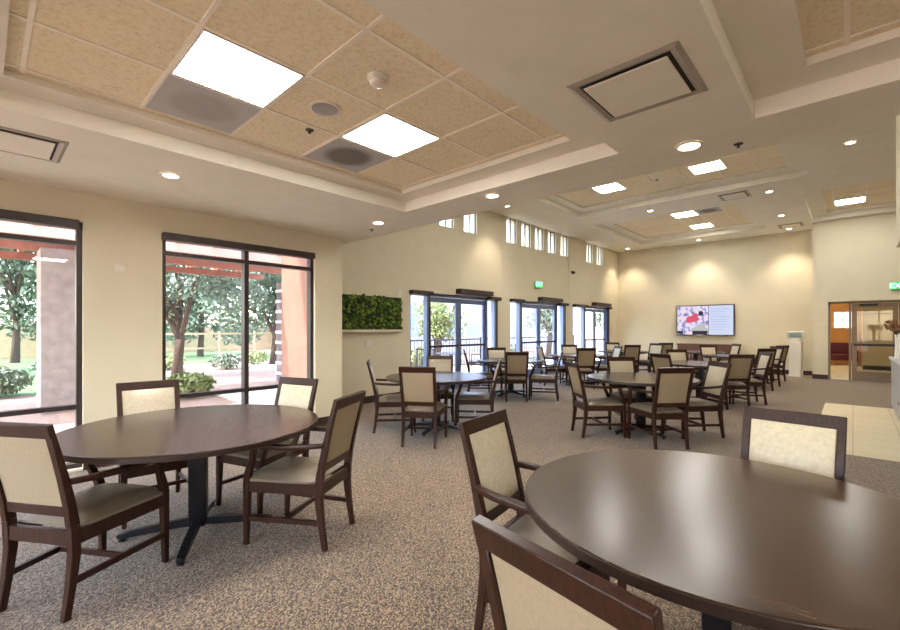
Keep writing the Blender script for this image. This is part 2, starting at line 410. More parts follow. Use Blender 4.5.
# patio storefronts: sidelight, pair of doors, sidelight
def storefront(n, g):
    a, b, c, d, e = g
    s = struct(empty('door_%d' % n, (XP-.1, a, 0)))
    P = lambda y: y-a
    f = MB()
    for y, w in ((a, .05), (b-.025, .05), (d-.025, .05), (e-.05, .05)): f.box(-.06, .06, P(y), P(y)+w, 0, 2.17)
    f.box(-.06, .06, .05, P(e)-.05, 2.10, 2.17)
    f.box(-.06, .06, .05, P(b)-.025, 0, .12); f.box(-.06, .06, P(d)+.025, P(e)-.05, 0, .12)
    f.build('door_frame', M['alu'], s)
    mg = MB().box(-.004, .004, .05, P(b)-.025, .12, 2.1)
    if P(e)-.05 > P(d)+.03: mg.box(-.004, .004, P(d)+.025, P(e)-.05, .12, 2.1)
    mg.build('sidelight_pane', M['glass'], s)
    mid = (b+d)/2
    for (u, v, hs) in ((P(b)+.03, P(mid)-.004, 1), (P(mid)+.004, P(d)-.03, -1)):
        lf = MB().box(-.025, .025, u, u+.09, .01, 2.09).box(-.025, .025, v-.09, v, .01, 2.09).box(-.025, .025, u+.09, v-.09, 1.98, 2.09).box(-.025, .025, u+.09, v-.09, .01, .24)
        lo = lf.build('door_leaf', M['alu'], s)
        MB().box(-.004, .004, u+.09, v-.09, .24, 1.98).build('pane', M['glass'], lo)
        MB().box(.03, .07, u+.05, v-.05, .98, 1.03).build('push_bar', M['bronze'], lo)
    # black jamb of the outer shade track and the header boxes
    MB().box(.06, .12, P(b)-.03, P(b)+.01, 0, 2.14).box(.06, .12, P(e)-.06, P(e), 0, 2.14).build('shade_track', M['black'], s)
    MB().box(.06, .22, -.03, P(b)+.02, 2.11, 2.19).box(.06, .22, P(d)-.04, P(e)+.04, 2.11, 2.19).bevel(.005, 1).build('shade_box', M['bronze'], s)
    MB().box(.06, .26, P(c)-.02, P(d)+.02, 2.20, 2.31).bevel(.005, 1).build('door_operator', M['bronze'], s)
    MB().tube([(.1, P(b), 2.15), (.1, P((b+c)/2), 2.12), (.1, P(c), 2.16)], .012, 8).build('shade_tube', M['bronze'], s)
for n, g in enumerate(G): storefront(n+1, g)

# lobby doors in the far right wall
ld = struct(empty('door_4', (-.5, YR+.1, 0)))
f = MB()
for x in (0, .42, 1.36, 2.2): f.box(x, x+.05, -.06, .06, 0, 2.13)
f.box(0, 2.25, -.06, .06, 2.07, 2.13)
f.build('door_frame', M['copper'], ld)
for u, v in ((.48, 1.35), (1.42, 2.19)):
    lf = MB().box(u, u+.1, -.025, .025, .01, 2.06).box(v-.1, v, -.025, .025, .01, 2.06).box(u+.1, v-.1, -.025, .025, 1.96, 2.06).box(u+.1, v-.1, -.025, .025, .01, .26)
    lo = lf.build('door_leaf', M['copper'], ld)
    MB().box(u+.1, v-.1, -.004, .004, .26, 1.96).build('pane', M['glass_dim'], lo)
    MB().box(u+.04, v-.04, -.09, -.04, .94, 1.0).build('push_bar', M['black'], lo)
    MB().box(u+.15, u+.5, -.08, -.026, 1.99, 2.05).build('door_closer', M['black'], lo)

# lobby beyond
struct(MB().box(-3.5, XR, YF+.2, 25, -.12, 0).build('floor_lobby', M['floor_tile']))
struct(MB().box(-.8, XR, YR+.2, YF+.2, -.001, .003).build('floor_lobby_threshold', M['floor_tile']))
struct(MB().box(.25, XR, 20.5, 20.7, 0, 3).build('wall_lobby', M['lobby_wall']))
struct(MB().box(.25, XR, 20.48, 20.5, 0, .14).build('baseboard_lobby', M['base']))
struct(MB().box(-3.5, .25, 24, 24.2, 0, 3).build('wall_lobby_orange', M['orange']))
struct(MB().box(-3.5, -3.3, YF+.2, 24, 0, 3).box(XR, XR+.2, YF+.2, 20.5, 0, 3).build('wall_lobby_side', M['lobby_wall']))
struct(MB().box(.25, .27, 20.7, 24, 0, 3).build('wall_lobby_inner', M['orange']))
struct(MB().box(-3.5, XR+.2, YF+.2, 24.2, 2.7, 2.8).build('ceiling_lobby', M['paint']))
w = struct(empty('window_13', (-.3, 23.98, 1.4)))
f = MB()
for x in (-.3, -.02, .26): f.box(x, x+.04, -.03, .02, 0, .7)
for z in (0, .33, .66): f.box(-.3, .3, -.03, .02, z, z+.04)
f.build('window_frame', M['white_wood'], w)
MB().box(-.29, .29, .0, .012, .02, .68).build('lit_pane', emit('lit_window', (1, .97, .88, 1), 1.2), w)
sofa = tag(empty('sofa', (-.75, 22.6, 0)), 'plum coloured sofa in the orange lobby behind the glass doors', 'sofa')
MB().box(-.8, .8, -.4, .4, .18, .42).bevel(.03).build('seat', M['cushion'], sofa)
MB().box(-.8, .8, .25, .42, .42, .85).bevel(.04).build('backrest', M['cushion'], sofa)
for s in (-1, 1):
    MB().box(s*.82-.08, s*.82+.08, -.4, .42, .1, .6).bevel(.04).build('armrest', M['cushion'], sofa)
    for y in (-.33, .33): MB().box(s*.78-.03, s*.78+.03, y-.03, y+.03, 0, .18).build('leg', M['chair_wood'], sofa)

# bulkhead hanging over the serving counter
struct(MB().box(.40, XR, YC, 7.85, 2.42, H2).build('wall_bulkhead', M['wall']))

# ---------------------------------------------------------------- ceiling fittings
def troffer(x, y, z, label, mat, group=None, power=1):
    t = tag(empty('ceiling_light', (x, y, z)), label, 'ceiling light', group)
    h = MOD/2-.012
    MB().box(-h, h, -h, -h+.012, -.012, 0).box(-h, h, h-.012, h, -.012, 0).box(-h, -h+.012, -h+.012, h-.012, -.012, 0).box(h-.012, h, -h+.012, h-.012, -.012, 0).build('frame', M['white_metal'], t)
    MB().box(-h+.012, h-.012, -h+.012, h-.012, -.008, -.001).build('diffuser', mat, t)
    return t
X1 = -2.36-MOD/2
troffer(X1, .74+MOD/2, ZT, 'large square lit ceiling panel in the near tray, beside the pale grille', M['lamp'])
troffer(X1, 1.89+MOD/2, ZT, 'square lit ceiling panel in the near tray, beside the dark stained grille', M['lamp'])
troffer(.555+MOD/2+MOD, .74+MOD/2, ZT, 'square lit ceiling panel in the right hand near tray', M['lamp'])
troffer(.555+MOD/2+MOD, 1.89+MOD/2, ZT, 'second square lit ceiling panel in the right hand near tray', M['lamp'])
troffer(-3.96, 9.45, ZH, 'left one of the two lit panels in the middle ceiling tray', M['lamp_far'])
troffer(-2.06, 9.52, ZH, 'right one of the two lit panels in the middle ceiling tray', M['lamp_far'])
troffer(-3.96, 6.8, ZH, 'left lit panel in the near half of the middle ceiling tray', M['lamp_far'])
troffer(-2.06, 6.8, ZH, 'right lit panel in the near half of the middle ceiling tray', M['lamp_far'])
troffer(-3.36, 13.03, ZH, 'lit panel in the far ceiling tray beside the stained grille', M['lamp_far'])
troffer(-3.36, 14.85, ZH, 'lit panel in the far ceiling tray nearest the television wall', M['lamp_far'])
troffer(-.055, 14.40, ZH, 'lit ceiling panel in the right tray above the lobby doors', M['lamp_far'])
troffer(2.4, 13.4, ZH, 'lit ceiling panel in the right tray over the serving side', M['lamp_far'])

def grille(x, y, z, label, m='grille'):
    t = tag(empty('ceiling_grille', (x, y, z)), label, 'ceiling vent')
    h = MOD/2-.014
    MB().box(-h, h, -h, h, -.007, -.001).build('perforated_panel', M[m], t)
    MB().box(-h-.01, h+.01, -h-.01, -h, -.01, 0).box(-h-.01, h+.01, h, h+.01, -.01, 0).box(-h-.01, -h, -h, h, -.01, 0).box(h, h+.01, -h, h, -.01, 0).build('frame', M['white_metal'], t)
grille(X1-MOD, .74+MOD/2, ZT, 'pale grey perforated ceiling grille beside the larger near light panel')
grille(X1-MOD, 1.89+MOD/2, ZT, 'perforated ceiling grille with a dark dust oval beside the smaller near light panel', 'grille_dusty')
grille(-3.36+MOD, 13.03, ZH, 'dark dusty ceiling grille beside a light panel in the far tray', 'grille_dusty')

def plaque(x, y, z, label, s=.285):
    t = tag(empty('ceiling_vent', (x, y, z)), label, 'ceiling vent')
    # flared rim, throat and the flat plaque hanging below it
    mb = MB()
    prof = [(s, -.004), (s-.022, -.012), (s-.05, -.004)]
    for (a, za), (b, zb) in zip(prof, prof[1:]):
        for q in range(4):
            R = Matrix.Rotation(q*PI/2, 3, 'Z')
            mb.quad([R @ Vector((-a, -a, za)), R @ Vector((a, -a, za)), R @ Vector((b, -b, zb)), R @ Vector((-b, -b, zb))])
    mb.box(-s, s, -s, s, -.003, -.001)
    mb.build('rim', M['vent_dark'], t)
    MB().box(-s+.05, s-.05, -s+.05, s-.05, -.0045, -.0035).build('throat', M['slot'], t)
    p = s-.068
    MB().box(-p, p, -p, p, -.016, -.010).bevel(.002, 1).build('plaque', M['paint'], t)
    MB().box(-p*.7, p*.7, -.01, .01, -.010, -.0045).build('hanger', M['vent_dark'], t)
plaque(-.88, 2.49, H1, 'square air diffuser with flat plaque on the low ceiling beside the near tray')
plaque(-4.42, .15, H1, 'square air diffuser on the low ceiling above the left window')
plaque(-1.93, 11.38, H2, 'small square air diffuser on the soffit between middle and far trays')
plaque(-1.3, 15.75, H2, 'small square air diffuser near the top of the far wall')

DLn = {}
def downlight(x, y, z, label, power, r=.058, spot=True):
    t = tag(empty('downlight', (x, y, z)), label, 'downlight')
    MB().lathe([(r+.022, -.001), (r+.022, -.006), (r, -.010), (r, -.004)], seg=28, cap=False).build('trim_ring', M['white_metal'], t, True)
    MB().lathe([(r-.001, -.0035), (r-.001, -.0025)], seg=28).build('lens', M['dl'], t)
    if spot:
        l = bpy.data.lights.new('downlight_beam', 'SPOT'); l.energy = power*2.0; l.spot_size = math.radians(95); l.spot_blend = .7
        l.color = (1, .87, .70); l.shadow_soft_size = .07
        lo = bpy.data.objects.new('beam', l); COL.objects.link(lo); lo.parent = t; lo.location = (0, 0, -.03)
downlight(-4.37, 1.13, H1, 'round downlight in the low ceiling over the wall between the windows', 14)
downlight(-4.40, 3.42, H1, 'round downlight in the low ceiling near the wall corner', 14)
downlight(-2.66, 3.50, H1, 'round downlight in the beam just past the near tray', 14)
downlight(-.88, 3.53, H1, 'largest round downlight, in the beam beside the black sprinkler', 14, .07)
downlight(-6.1, 8.6, H2, 'round downlight high beside the clerestory windows', 22)
downlight(-.03, 9.37, H2, 'round downlight in the high ceiling right of the middle tray', 22)
downlight(-1.32, 11.54, H2, 'round downlight beside the small diffuser between the trays', 22)
downlight(-1.37, 14.2, H2, 'round downlight right of the far tray', 22)
downlight(-1.38, 16.25, H2, 'round downlight washing the far wall over the white kiosk', 30)
downlight(-3.76, 16.25, H2, 'round downlight washing the far wall over the television', 30)
downlight(-6.1, 16.25, H2, 'round downlight in the far left corner of the high ceiling', 30)
downlight(-3.72, 11.40, H2, 'round downlight on the soffit between the middle and far light panels', 22)

# smoke detector, speaker, sprinklers
t = tag(empty('smoke_detector', (-2.08, 1.61, ZT)), 'white smoke detector on a near tray ceiling tile', 'smoke detector')
MB().lathe([(.062, 0), (.062, -.012), (.05, -.024)], seg=28).build('base', M['plastic'], t, True)
MB().lathe([(.046, -.024), (.044, -.045), (.03, -.055), (.012, -.057)], seg=28).build('sensor_cap', M['white_metal'], t, True)
t = tag(empty('ceiling_speaker', (-2.64, 1.60, ZT)), 'round ceiling speaker between the two near light panels', 'speaker')
MB().lathe([(.105, 0), (.105, -.006), (.09, -.009), (.088, -.002)], seg=36, cap=False).build('trim_ring', M['white_metal'], t, True)
MB().lathe([(.087, -.003), (.087, -.005)], seg=36).build('grille', M['grille'], t)
def sprinkler(x, y, z, label, m='plastic'):
    t = tag(empty('sprinkler_head', (x, y, z)), label, 'sprinkler')
    MB().lathe([(.03, 0), (.03, -.004), (.012, -.006)], seg=18).build('escutcheon', M[m], t, True)
    MB().lathe([(.006, -.006), (.006, -.022), (.013, -.024), (.013, -.026)], seg=14).build('deflector', M['vent_dark'] if m == 'plastic' else M['black'], t, True)
sprinkler(-3.01, 1.69, ZT, 'small dark sprinkler head on the tile below the ceiling speaker', 'black')
sprinkler(-.61, 3.74, H1, 'small dark sprinkler head under the low beam', 'black')
sprinkler(-3.0, 9.6, ZH, 'small sprinkler head between the two middle tray light panels', 'black')
sprinkler(-4.78, 3.6, H1, 'small dark sprinkler by the corner downlight', 'black')

# ---------------------------------------------------------------- chair
def make_chair():
    root = empty('dining_armchair')
    FX, FY, RX, RY = .225, .25, .195, -.25
    W = M['chair_wood']
    for s in (-1, 1):
        # front leg carries the arm; tapers to the floor
        MB().sweep([(s*FX, FY+.01, 0), (s*FX, FY, .40), (s*(FX+.005), FY-.01, .46), (s*(FX+.02), FY-.05, .56), (s*(FX+.03), FY-.07, .642)],
                   [(.028, .03), (.042, .042), (.04, .042), (.032, .036), (.03, .04)], (1, 0, 0)).bevel(.003, 1).build('leg', W, root, True)
        MB().sweep([(s*RX, RY-.035, 0), (s*RX, RY-.012, .15), (s*RX, RY+.005, .30), (s*RX, RY, .44)],
                   [(.028, .034), (.033, .038), (.036, .046), (.036, .048)], (1, 0, 0)).bevel(.003, 1).build('leg', W, root, True)
    bf = MB()
    lean = lambda z: RY - .12*((z-.44)/.515)**1.25 if z > .44 else RY
    for s in (-1, 1):
        zs = (.44, .55, .68, .79, .90)
        bf.sweep([(s*(RX+.006*(i/4)), lean(z), z) for i, z in enumerate(zs)], [(.036, .048), (.036, .042), (.036, .036), (.036, .032), (.036, .028)], (1, 0, 0))
    bf.sweep([(-RX-.024, lean(.924), .924), (RX+.024, lean(.924), .924)], (.066, .029), (0, -.26, 1))
    bf.sweep([(-RX+.015, lean(.515), .515), (RX-.015, lean(.515), .515)], (.05, .028), (0, -.1, 1))
    bf.bevel(.003, 1).build('back_frame', W, root, True)
    # padded back panel: cream front, taupe rear
    a, b = lean(.54), lean(.90)
    hw = RX-.016
    def panel(y0, y1, bulge):
        mb = MB(); n, m = 6, 8; g = []
        for j in range(m+1):
            z = .537+(.90-.537)*j/m; base = lean(z)
            row = []
            for i in range(n+1):
                x = -hw+2*hw*i/n
                e = (1-(2*i/n-1)**4)*(1-(2*j/m-1)**4)
                row.append((x, base + y0 + (y1-y0)*e, z))
            g.append(row)
        V = [[mb.bm.verts.new(p) for p in r] for r in g]
        B = [[mb.bm.verts.new((p[0], lean(p[2]), p[2])) for p in r] for r in g]
        for j in range(m):
            for i in range(n):
                mb.bm.faces.new((V[j][i], V[j][i+1], V[j+1][i+1], V[j+1][i]))
                mb.bm.faces.new((B[j][i], B[j+1][i], B[j+1][i+1], B[j][i+1]))
        for j in range(m):
            mb.bm.faces.new((V[j][0], V[j+1][0], B[j+1][0], B[j][0])); mb.bm.faces.new((V[j][n], B[j][n], B[j+1][n], V[j+1][n]))
        for i in range(n):
            mb.bm.faces.new((V[0][i], B[0][i], B[0][i+1], V[0][i+1])); mb.bm.faces.new((V[m][i], V[m][i+1], B[m][i+1], B[m][i]))
        return mb
    tag(panel(.008, .032, 0).build('backrest', M['fabric'], root, True), 'cream upholstered back pad')
    tag(panel(-.006, -.014, 0).build('back_panel', M['back_fabric'], root, True), 'taupe cloth rear of the back')
    # apron
    ap = MB()
    z0, z1 = .345, .415
    ap.sweep([(-FX+.02, FY, .38), (FX-.02, FY, .38)], (.028, .07), (0, 1, 0))
    ap.sweep([(-RX+.015, RY, .38), (RX-.015, RY, .38)], (.028, .07), (0, 1, 0))
    for s in (-1, 1): ap.sweep([(s*FX, FY-.018, .38), (s*RX, RY+.02, .38)], (.026, .07), (1, 0, 0))
    ap.build('seat_frame', W, root)
    # cushion, crowned, wider at the front
    mb = MB(); n = 10; top = []; bot = []
    for j in range(n+1):
        v = j/n; y = RY+.03+(FY+.025-RY-.03)*v; hx = (RX+.006)+(FX+.012-RX)*v
        if y < RY+.05: hx = RX-.02
        tr, brw = [], []
        for i in range(n+1):
            u = 2*i/n-1; e = (1-abs(u)**5)*(1-abs(2*v-1)**6)
            tr.append(mb.bm.verts.new((hx*u, y, .432+.045*e - .006*(1-v)))); brw.append(mb.bm.verts.new((hx*u, y, .415)))
        top.append(tr); bot.append(brw)
    for j in range(n):
        for i in range(n):
            mb.bm.faces.new((top[j][i], top[j][i+1], top[j+1][i+1], top[j+1][i])); mb.bm.faces.new((bot[j][i], bot[j+1][i], bot[j+1][i+1], bot[j][i+1]))
        mb.bm.faces.new((top[j][0], top[j+1][0], bot[j+1][0], bot[j][0])); mb.bm.faces.new((top[j][n], bot[j][n], bot[j+1][n], top[j+1][n]))
    for i in range(n):
        mb.bm.faces.new((top[0][i], bot[0][i], bot[0][i+1], top[0][i+1])); mb.bm.faces.new((top[n][i], top[n][i+1], bot[n][i+1], bot[n][i]))
    tag(mb.build('seat', M['vinyl'], root, True), 'grey brown vinyl seat')
    for s in (-1, 1):
        y0 = lean(.67)+.012
        MB().sweep([(s*(RX+.022), y0, .668), (s*(RX+.045), y0+.10, .660), (s*(RX+.062), y0+.25, .652), (s*(FX+.035), FY-.07, .655), (s*(FX+.03), FY-.01, .658)],
                   [(.028, .03), (.036, .03), (.046, .03), (.052, .031), (.046, .026)], (1, 0, 0)).bevel(.004, 2).build('armrest', W, root, True)
        MB().sweep([(s*FX, FY-.01, .17), (s*RX, RY-.012, .17)], (.018, .03), (1, 0, 0)).build('stretcher', W, root)
    MB().sweep([(-.205, .0, .17), (.205, .0, .17)], (.018, .028), (0, 1, 0)).build('stretcher', W, root)
    return root

CHAIR = make_chair(); used = [False]
def chair(x, y, facing, label, group):
    c = CHAIR if not used[0] else copy_tree(CHAIR)
    used[0] = True
    c.location = (x, y, 0); c.rotation_euler = (0, 0, math.radians(facing-90))
    tag(c, label, 'chair', group)
    return c
def chair_c(r, d, th, label, group):
    x, y = cw(r, d); return chair(x, y, th+42.8, label, group)

GN, GF = 'chairs around the two near tables', 'chairs around the far tables'
chair(-3.08, .415, 122, 'armchair at the left table seen from behind, at the left edge', GN)
chair(-3.98, .93, -5, 'armchair on the window side of the left table, its tan front facing the room', GN)
chair(-3.55, 1.6, -72, 'armchair at the far end of the left table, pale front below the second window', GN)
chair(-2.78, 1.5, 210, 'armchair on the aisle side of the left table, turned sideways', GN)
chair(-1.02, 1.80, 8, 'armchair on the left side of the big front table, tan front facing right', GN)
chair(-.375, 1.12, 80, 'nearest armchair, seen from behind at the bottom edge, half cut off', GN)
chair(-.27, 2.59, 265, 'armchair behind the big front table, only its pale back showing', GN)
chair(-3.89, 3.73, 123, 'armchair with its back to us at the table near the green moss panel', GF)
chair(-4.67, 3.92, 51, 'armchair on the wall side of the table near the green moss panel, seen sideways', GF)
chair(-4.74, 4.86, -49, 'armchair on the far side of the moss panel table, facing us', GF)
chair(-3.98, 4.82, 218, 'armchair on the right of the moss panel table, seen edge on', GF)
chair_c(1.27, 8.58, 90, 'armchair with its back to us at the table left of the second patio doors', GF)
chair_c(1.86, 8.66, 165, 'armchair facing left, standing in front of the second patio doors', GF)
chair_c(.66, 9.2, 0, 'armchair facing right in front of the right leaf of the first patio door', GF)
chair_c(1.08, 9.78, -90, 'tan fronted armchair against the wall between the first and second patio doors', GF)
chair_c(1.97, 5.78, 4, 'armchair on the left of the middle table, seen sideways with white edge', GF)
chair_c(2.53, 5.3, 96, 'armchair at the middle table with its full back to us, centre of the photo', GF)
chair_c(2.66, 6.42, -90, 'armchair on the far side of the middle table, facing us across the table top', GF)
chair_c(3.2, 5.74, 182, 'pale fronted armchair on the right of the middle table, turned to the left', GF)
chair_c(4.96, 7.78, 92, 'armchair with its back to us at the table right of the middle table', GF)
chair_c(4.02, 7.75, 20, 'white fronted armchair facing right just behind the middle table', GF)
chair_c(4.80, 8.86, -90, 'tan fronted armchair below the television, facing us', GF)
chair_c(5.56, 8.22, 165, 'armchair facing left, half hidden at the right of the table behind the middle one', GF)
chair_c(7.0, 10.0, 95, 'armchair with its back to us in the row leading to the white kiosk', GF)
chair_c(7.68, 10.7, 180, 'armchair facing left, mostly hidden in the row leading to the white kiosk', GF)
chair_c(6.88, 11.25, -90, 'tan fronted armchair below the right half of the television', GF)
chair_c(8.62, 11.75, 105, 'rightmost dining armchair, nearest the white kiosk', GF)
chair_c(3.12, 10.3, 90, 'armchair with its back to us in front of the third patio doors', GF)
chair_c(3.28, 11.62, -90, 'pale fronted armchair between the second and third patio doors', GF)
chair_c(3.9, 11.0, 182, 'white fronted armchair facing left beside the right edge of the third patio doors', GF)
chair_c(2.58, 10.85, 5, 'armchair facing right between the second and third patio doors', GF)
chair_c(4.95, 12.15, 90, 'armchair with its back to us left of the television, near the far left corner', GF)
chair_c(5.85, 12.8, -150, 'armchair with arms spread, turned to the left, below the left edge of the television', GF)
chair_c(5.15, 13.45, -90, 'small pale armchair deepest in the far left corner of the room', GF)
chair_c(6.7, 13.85, 90, 'armchair with its back to us right below the left end of the television', GF)
chair_c(7.85, 12.5, 175, 'white fronted armchair facing left by the right end of the brown cabinet', GF)

# ---------------------------------------------------------------- tables
def make_table():
    t = empty('round_dining_table')
    R = .75
    MB().lathe([(R-.012, .703), (R-.003, .707), (R-.002, .736), (R-.004, .738)], seg=96).build('edge_band', M['table_edge'], t, True)
    MB().lathe([(R-.006, .7385), (R-.006, .7395), (R-.012, .741)], seg=96).build('tabletop', M['table_wood'], t, False)
    MB().box(-.05, .05, -.05, .05, .05, .69).bevel(.008).build('pedestal_column', M['steel_black'], t, True)
    MB().box(-.16, .16, -.16, .16, .688, .703).build('top_plate', M['steel_black'], t)
    for k in range(4):
        a = k*PI/2; c, s = math.cos(a), math.sin(a)
        lg = MB().sweep([(c*.04, s*.04, .075), (c*.25, s*.25, .058), (c*.42, s*.42, .035), (c*.445, s*.445, .032)], [(.05, .05), (.05, .045), (.046, .032), (.04, .028)], (-s, c, 0)).bevel(.004, 1).build('base_leg', M['steel_black'], t, True)
        MB().lathe([(.022, 0), (.022, .008), (.012, .012), (.012, .026)], c*.42, s*.42, 16).build('foot_glide', M['black'], lg, True)
    return t
TB = make_table(); tused = [False]
def table(x, y, rz, sc, label):
    t = TB if not tused[0] else copy_tree(TB)
    tused[0] = True
    t.location = (x, y, 0); t.rotation_euler = (0, 0, math.radians(rz)); t.scale = (sc, sc, 1)
    tag(t, label, 'table', 'round dark dining tables')
table(-3.32, 1.025, -29, 1.06, 'round dark wood table at the left, in front of the two tall windows')
table(-.38, 1.91, 8, .967, 'big round dark wood table filling the lower right, nearest the camera')
table(-4.24, 4.30, 20, .93, 'round dark table near the green moss panel and first patio door')
for r, d, l in ((1.28, 9.16, 'round dark table between the first and second patio doors'),
                (2.58, 5.88, 'round dark table in the middle of the room, alone on the carpet'),
                (4.78, 8.28, 'round dark table right behind the middle table, below the television'),
                (3.2, 10.97, 'round dark table in front of the third patio doors'),
                (6.98, 10.63, 'round dark table in the row of chairs leading to the white kiosk'),
                (5.1, 12.85, 'round dark table near the far left corner'),
                (7.1, 12.55, 'round dark table in front of the brown cabinet'),
                ):
    x, y = cw(r, d); table(x, y, 42.8+45 if d > 6.5 else 62, .93, l)

# ---------------------------------------------------------------- things on the walls
def text_mesh(txt, size, name, mat, parent, loc, rot):
    cu = bpy.data.curves.new(name, 'FONT'); cu.body = txt; cu.size = size; cu.align_x = 'CENTER'; cu.align_y = 'CENTER'; cu.extrude = .002
    cu.offset = size*.025
    tmp = bpy.data.objects.new(name+'_tmp', cu); COL.objects.link(tmp)
    dg = bpy.context.evaluated_depsgraph_get(); me = bpy.data.meshes.new_from_object(tmp.evaluated_get(dg))
    bpy.data.objects.remove(tmp)
    o = bpy.data.objects.new(name, me); me.materials.clear(); me.materials.append(mat); COL.objects.link(o)
    o.parent = parent; o.location = loc; o.rotation_euler = rot
    return o
def exit_sign(x, y, z, rz, label):
    t = tag(empty('exit_sign', (x, y, z), rz), label, 'exit sign')
    MB().box(-.16, .16, -.02, .02, -.10, .10).bevel(.004, 1).build('housing', M['exit_face'], t)
    text_mesh('EXIT', .17, 'lettering', M['exit_green'], t, (0, -.023, 0), (PI/2, 0, 0))
    MB().box(-.03, .03, .02, .055, -.03, .03).build('bracket', M['plastic'], t)
exit_sign(XP+.055, 10.9, 2.66, PI/2, 'green exit sign on the wall over the second patio doors')
exit_sign(.86, YR-.055, 2.48, 0, 'green exit sign on the wall over the lobby doors')

t = tag(empty('thermostat', (XL-.002, .99, 2.02), PI/2), 'small pale thermostat box on the wall between the tall windows', 'thermostat')
MB().box(-.05, .05, -.012, 0, -.045, .045).bevel(.003, 1).build('wall_plate', M['plastic'], t)
MB().box(-.036, .036, -.028, -.012, -.03, .03).bevel(.004, 1).build('sensor_body', M['white_metal'], t)
def wallplate(name, x, y, z, w, h, label, cat):
    t = tag(empty(name, (x, y, z), PI/2), label, cat)
    MB().box(-w/2, w/2, -.01, 0, -h/2, h/2).bevel(.002, 1).build('wall_plate', M['plastic'], t)
    for s in (-1, 1): MB().box(-w*.2, w*.2, -.014, -.01, s*h*.22-.012, s*h*.22+.012).build('insert', M['white_metal'], t)
wallplate('wall_switch', XP, 5.72, 2.1, .11, .16, 'small beige box on the wall between moss panel and first patio door', 'wall switch')
wallplate('wall_outlet', XP, 4.95, 1.12, .14, .10, 'small cream outlet plate under the green moss panel', 'outlet')
t = tag(empty('security_camera', (XP, 13.0, 3.22), PI/2), 'small brown security camera high on the patio wall', 'camera')
MB().box(-.05, .05, -.02, 0, -.05, .05).bevel(.004, 1).build('mount', M['copper'], t)
MB().tube([(0, -.02, 0), (0, -.05, -.01), (0, -.11, -.03)], [.02, .045, .04], 14).build('camera_body', M['bronze'], t, True)

# preserved moss panel
t = tag(empty('moss_panel', (XP+.003, 5.0, 1.68), PI/2), 'green living moss panel with a thin pale tray on the patio wall', 'wall planter')
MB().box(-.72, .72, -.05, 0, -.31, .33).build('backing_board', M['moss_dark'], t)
mb = MB()
for k in range(520):
    x, z = random.uniform(-.73, .73), random.uniform(-.30, .33); r = random.uniform(.018, .045)
    nf = len(mb.bm.faces); pale = random.random() < .28
    bmesh.ops.create_icosphere(mb.bm, subdivisions=1, radius=r, matrix=Matrix.Translation((x, -.05-random.uniform(0, .025), z)) @ Matrix.Rotation(random.uniform(0, 3), 4, 'Y') @ Matrix.Diagonal((1, .8, random.uniform(.5, 1.2), 1)))
    mb.bm.faces.ensure_lookup_table()
    if pale:
        for q in range(nf, len(mb.bm.faces)): mb.bm.faces[q].material_index = 1
tag(mb.build('moss', [M['moss'], M['moss_pale']], t, False), kind='stuff')
MB().box(-.74, .74, -.10, 0, -.345, -.325).box(-.74, .74, -.10, -.095, -.325, -.30).build('drip_tray', M['white_metal'], t)

# television
tv = tag(empty('television', ((-4.58-2.83)/2, YF, 1.68)), 'large flat television on the far wall, picture left and page right', 'television')
MB().box(-.87, .87, -.13, -.05, -.52, .52).bevel(.008).build('cabinet', M['black'], tv)
MB().box(-.3, .3, -.05, 0, -.25, .25).build('wall_mount', M['black'], tv)
def screen_mat():
    m, nt, b = new_mat('television_picture')
    tc = N(nt, 'ShaderNodeTexCoord'); n = N(nt, 'ShaderNodeTexNoise'); n.inputs['Scale'].default_value = 7; n.inputs['Detail'].default_value = 3
    nt.links.new(tc.outputs['Object'], n.inputs['Vector'])
    r = ramp(nt, [(.34, srgb(70, 80, 130)), (.44, srgb(160, 160, 205)), (.52, srgb(222, 216, 236)), (.66, srgb(236, 190, 205)), (.75, srgb(200, 225, 240))])
    nt.links.new(n.outputs['Fac'], r.inputs['Fac']); nt.links.new(r.outputs['Color'], b.inputs['Emission Color'])
    b.inputs['Base Color'].default_value = (0, 0, 0, 1); b.inputs['Emission Strength'].default_value = .45
    return m
MB().box(-.84, .12, -.134, -.131, -.49, .49).build('picture', screen_mat(), tv)
MB().box(.135, .84, -.134, -.131, -.49, .49).build('page', emit('television_page', srgb(214, 224, 250), .36), tv)
def disc(mb, cx, cz, rx, rz, y, n=24):
    mb.bm.faces.new([mb.bm.verts.new((cx+rx*math.cos(2*PI*k/n), y, cz+rz*math.sin(2*PI*k/n))) for k in range(n)])
mb = MB()
for cx, cz, rx, rz in ((-.36, .05, .2, .11), (-.28, .17, .09, .08), (-.47, -.02, .1, .07)): disc(mb, cx, cz, rx, rz, -.1350)
mb.build('picture_flowers', emit('tv_red', srgb(205, 80, 105), .45), tv)
mb = MB(); disc(mb, -.14, -.36, .27, .16, -.1352); disc(mb, -.08, -.2, .12, .07, -.1354); mb.build('picture_hill', emit('tv_grey', srgb(176, 178, 176), .45), tv)
mb = MB().box(-.36, .10, -.1362, -.1356, -.49, -.36).box(-.83, -.66, -.1362, -.1356, -.47, -.36); disc(mb, -.1, .24, .07, .08, -.1356); mb.build('picture_shadow', emit('tv_dark', srgb(26, 24, 44), .45), tv)
mb = MB()
for k in range(9):
    z = .36-.085*k; mb.box(.18, .18+random.uniform(.35, .6), -.1348, -.1342, z, z+.02)
mb.build('page_lines', emit('tv_text', srgb(160, 176, 220), .45), tv)

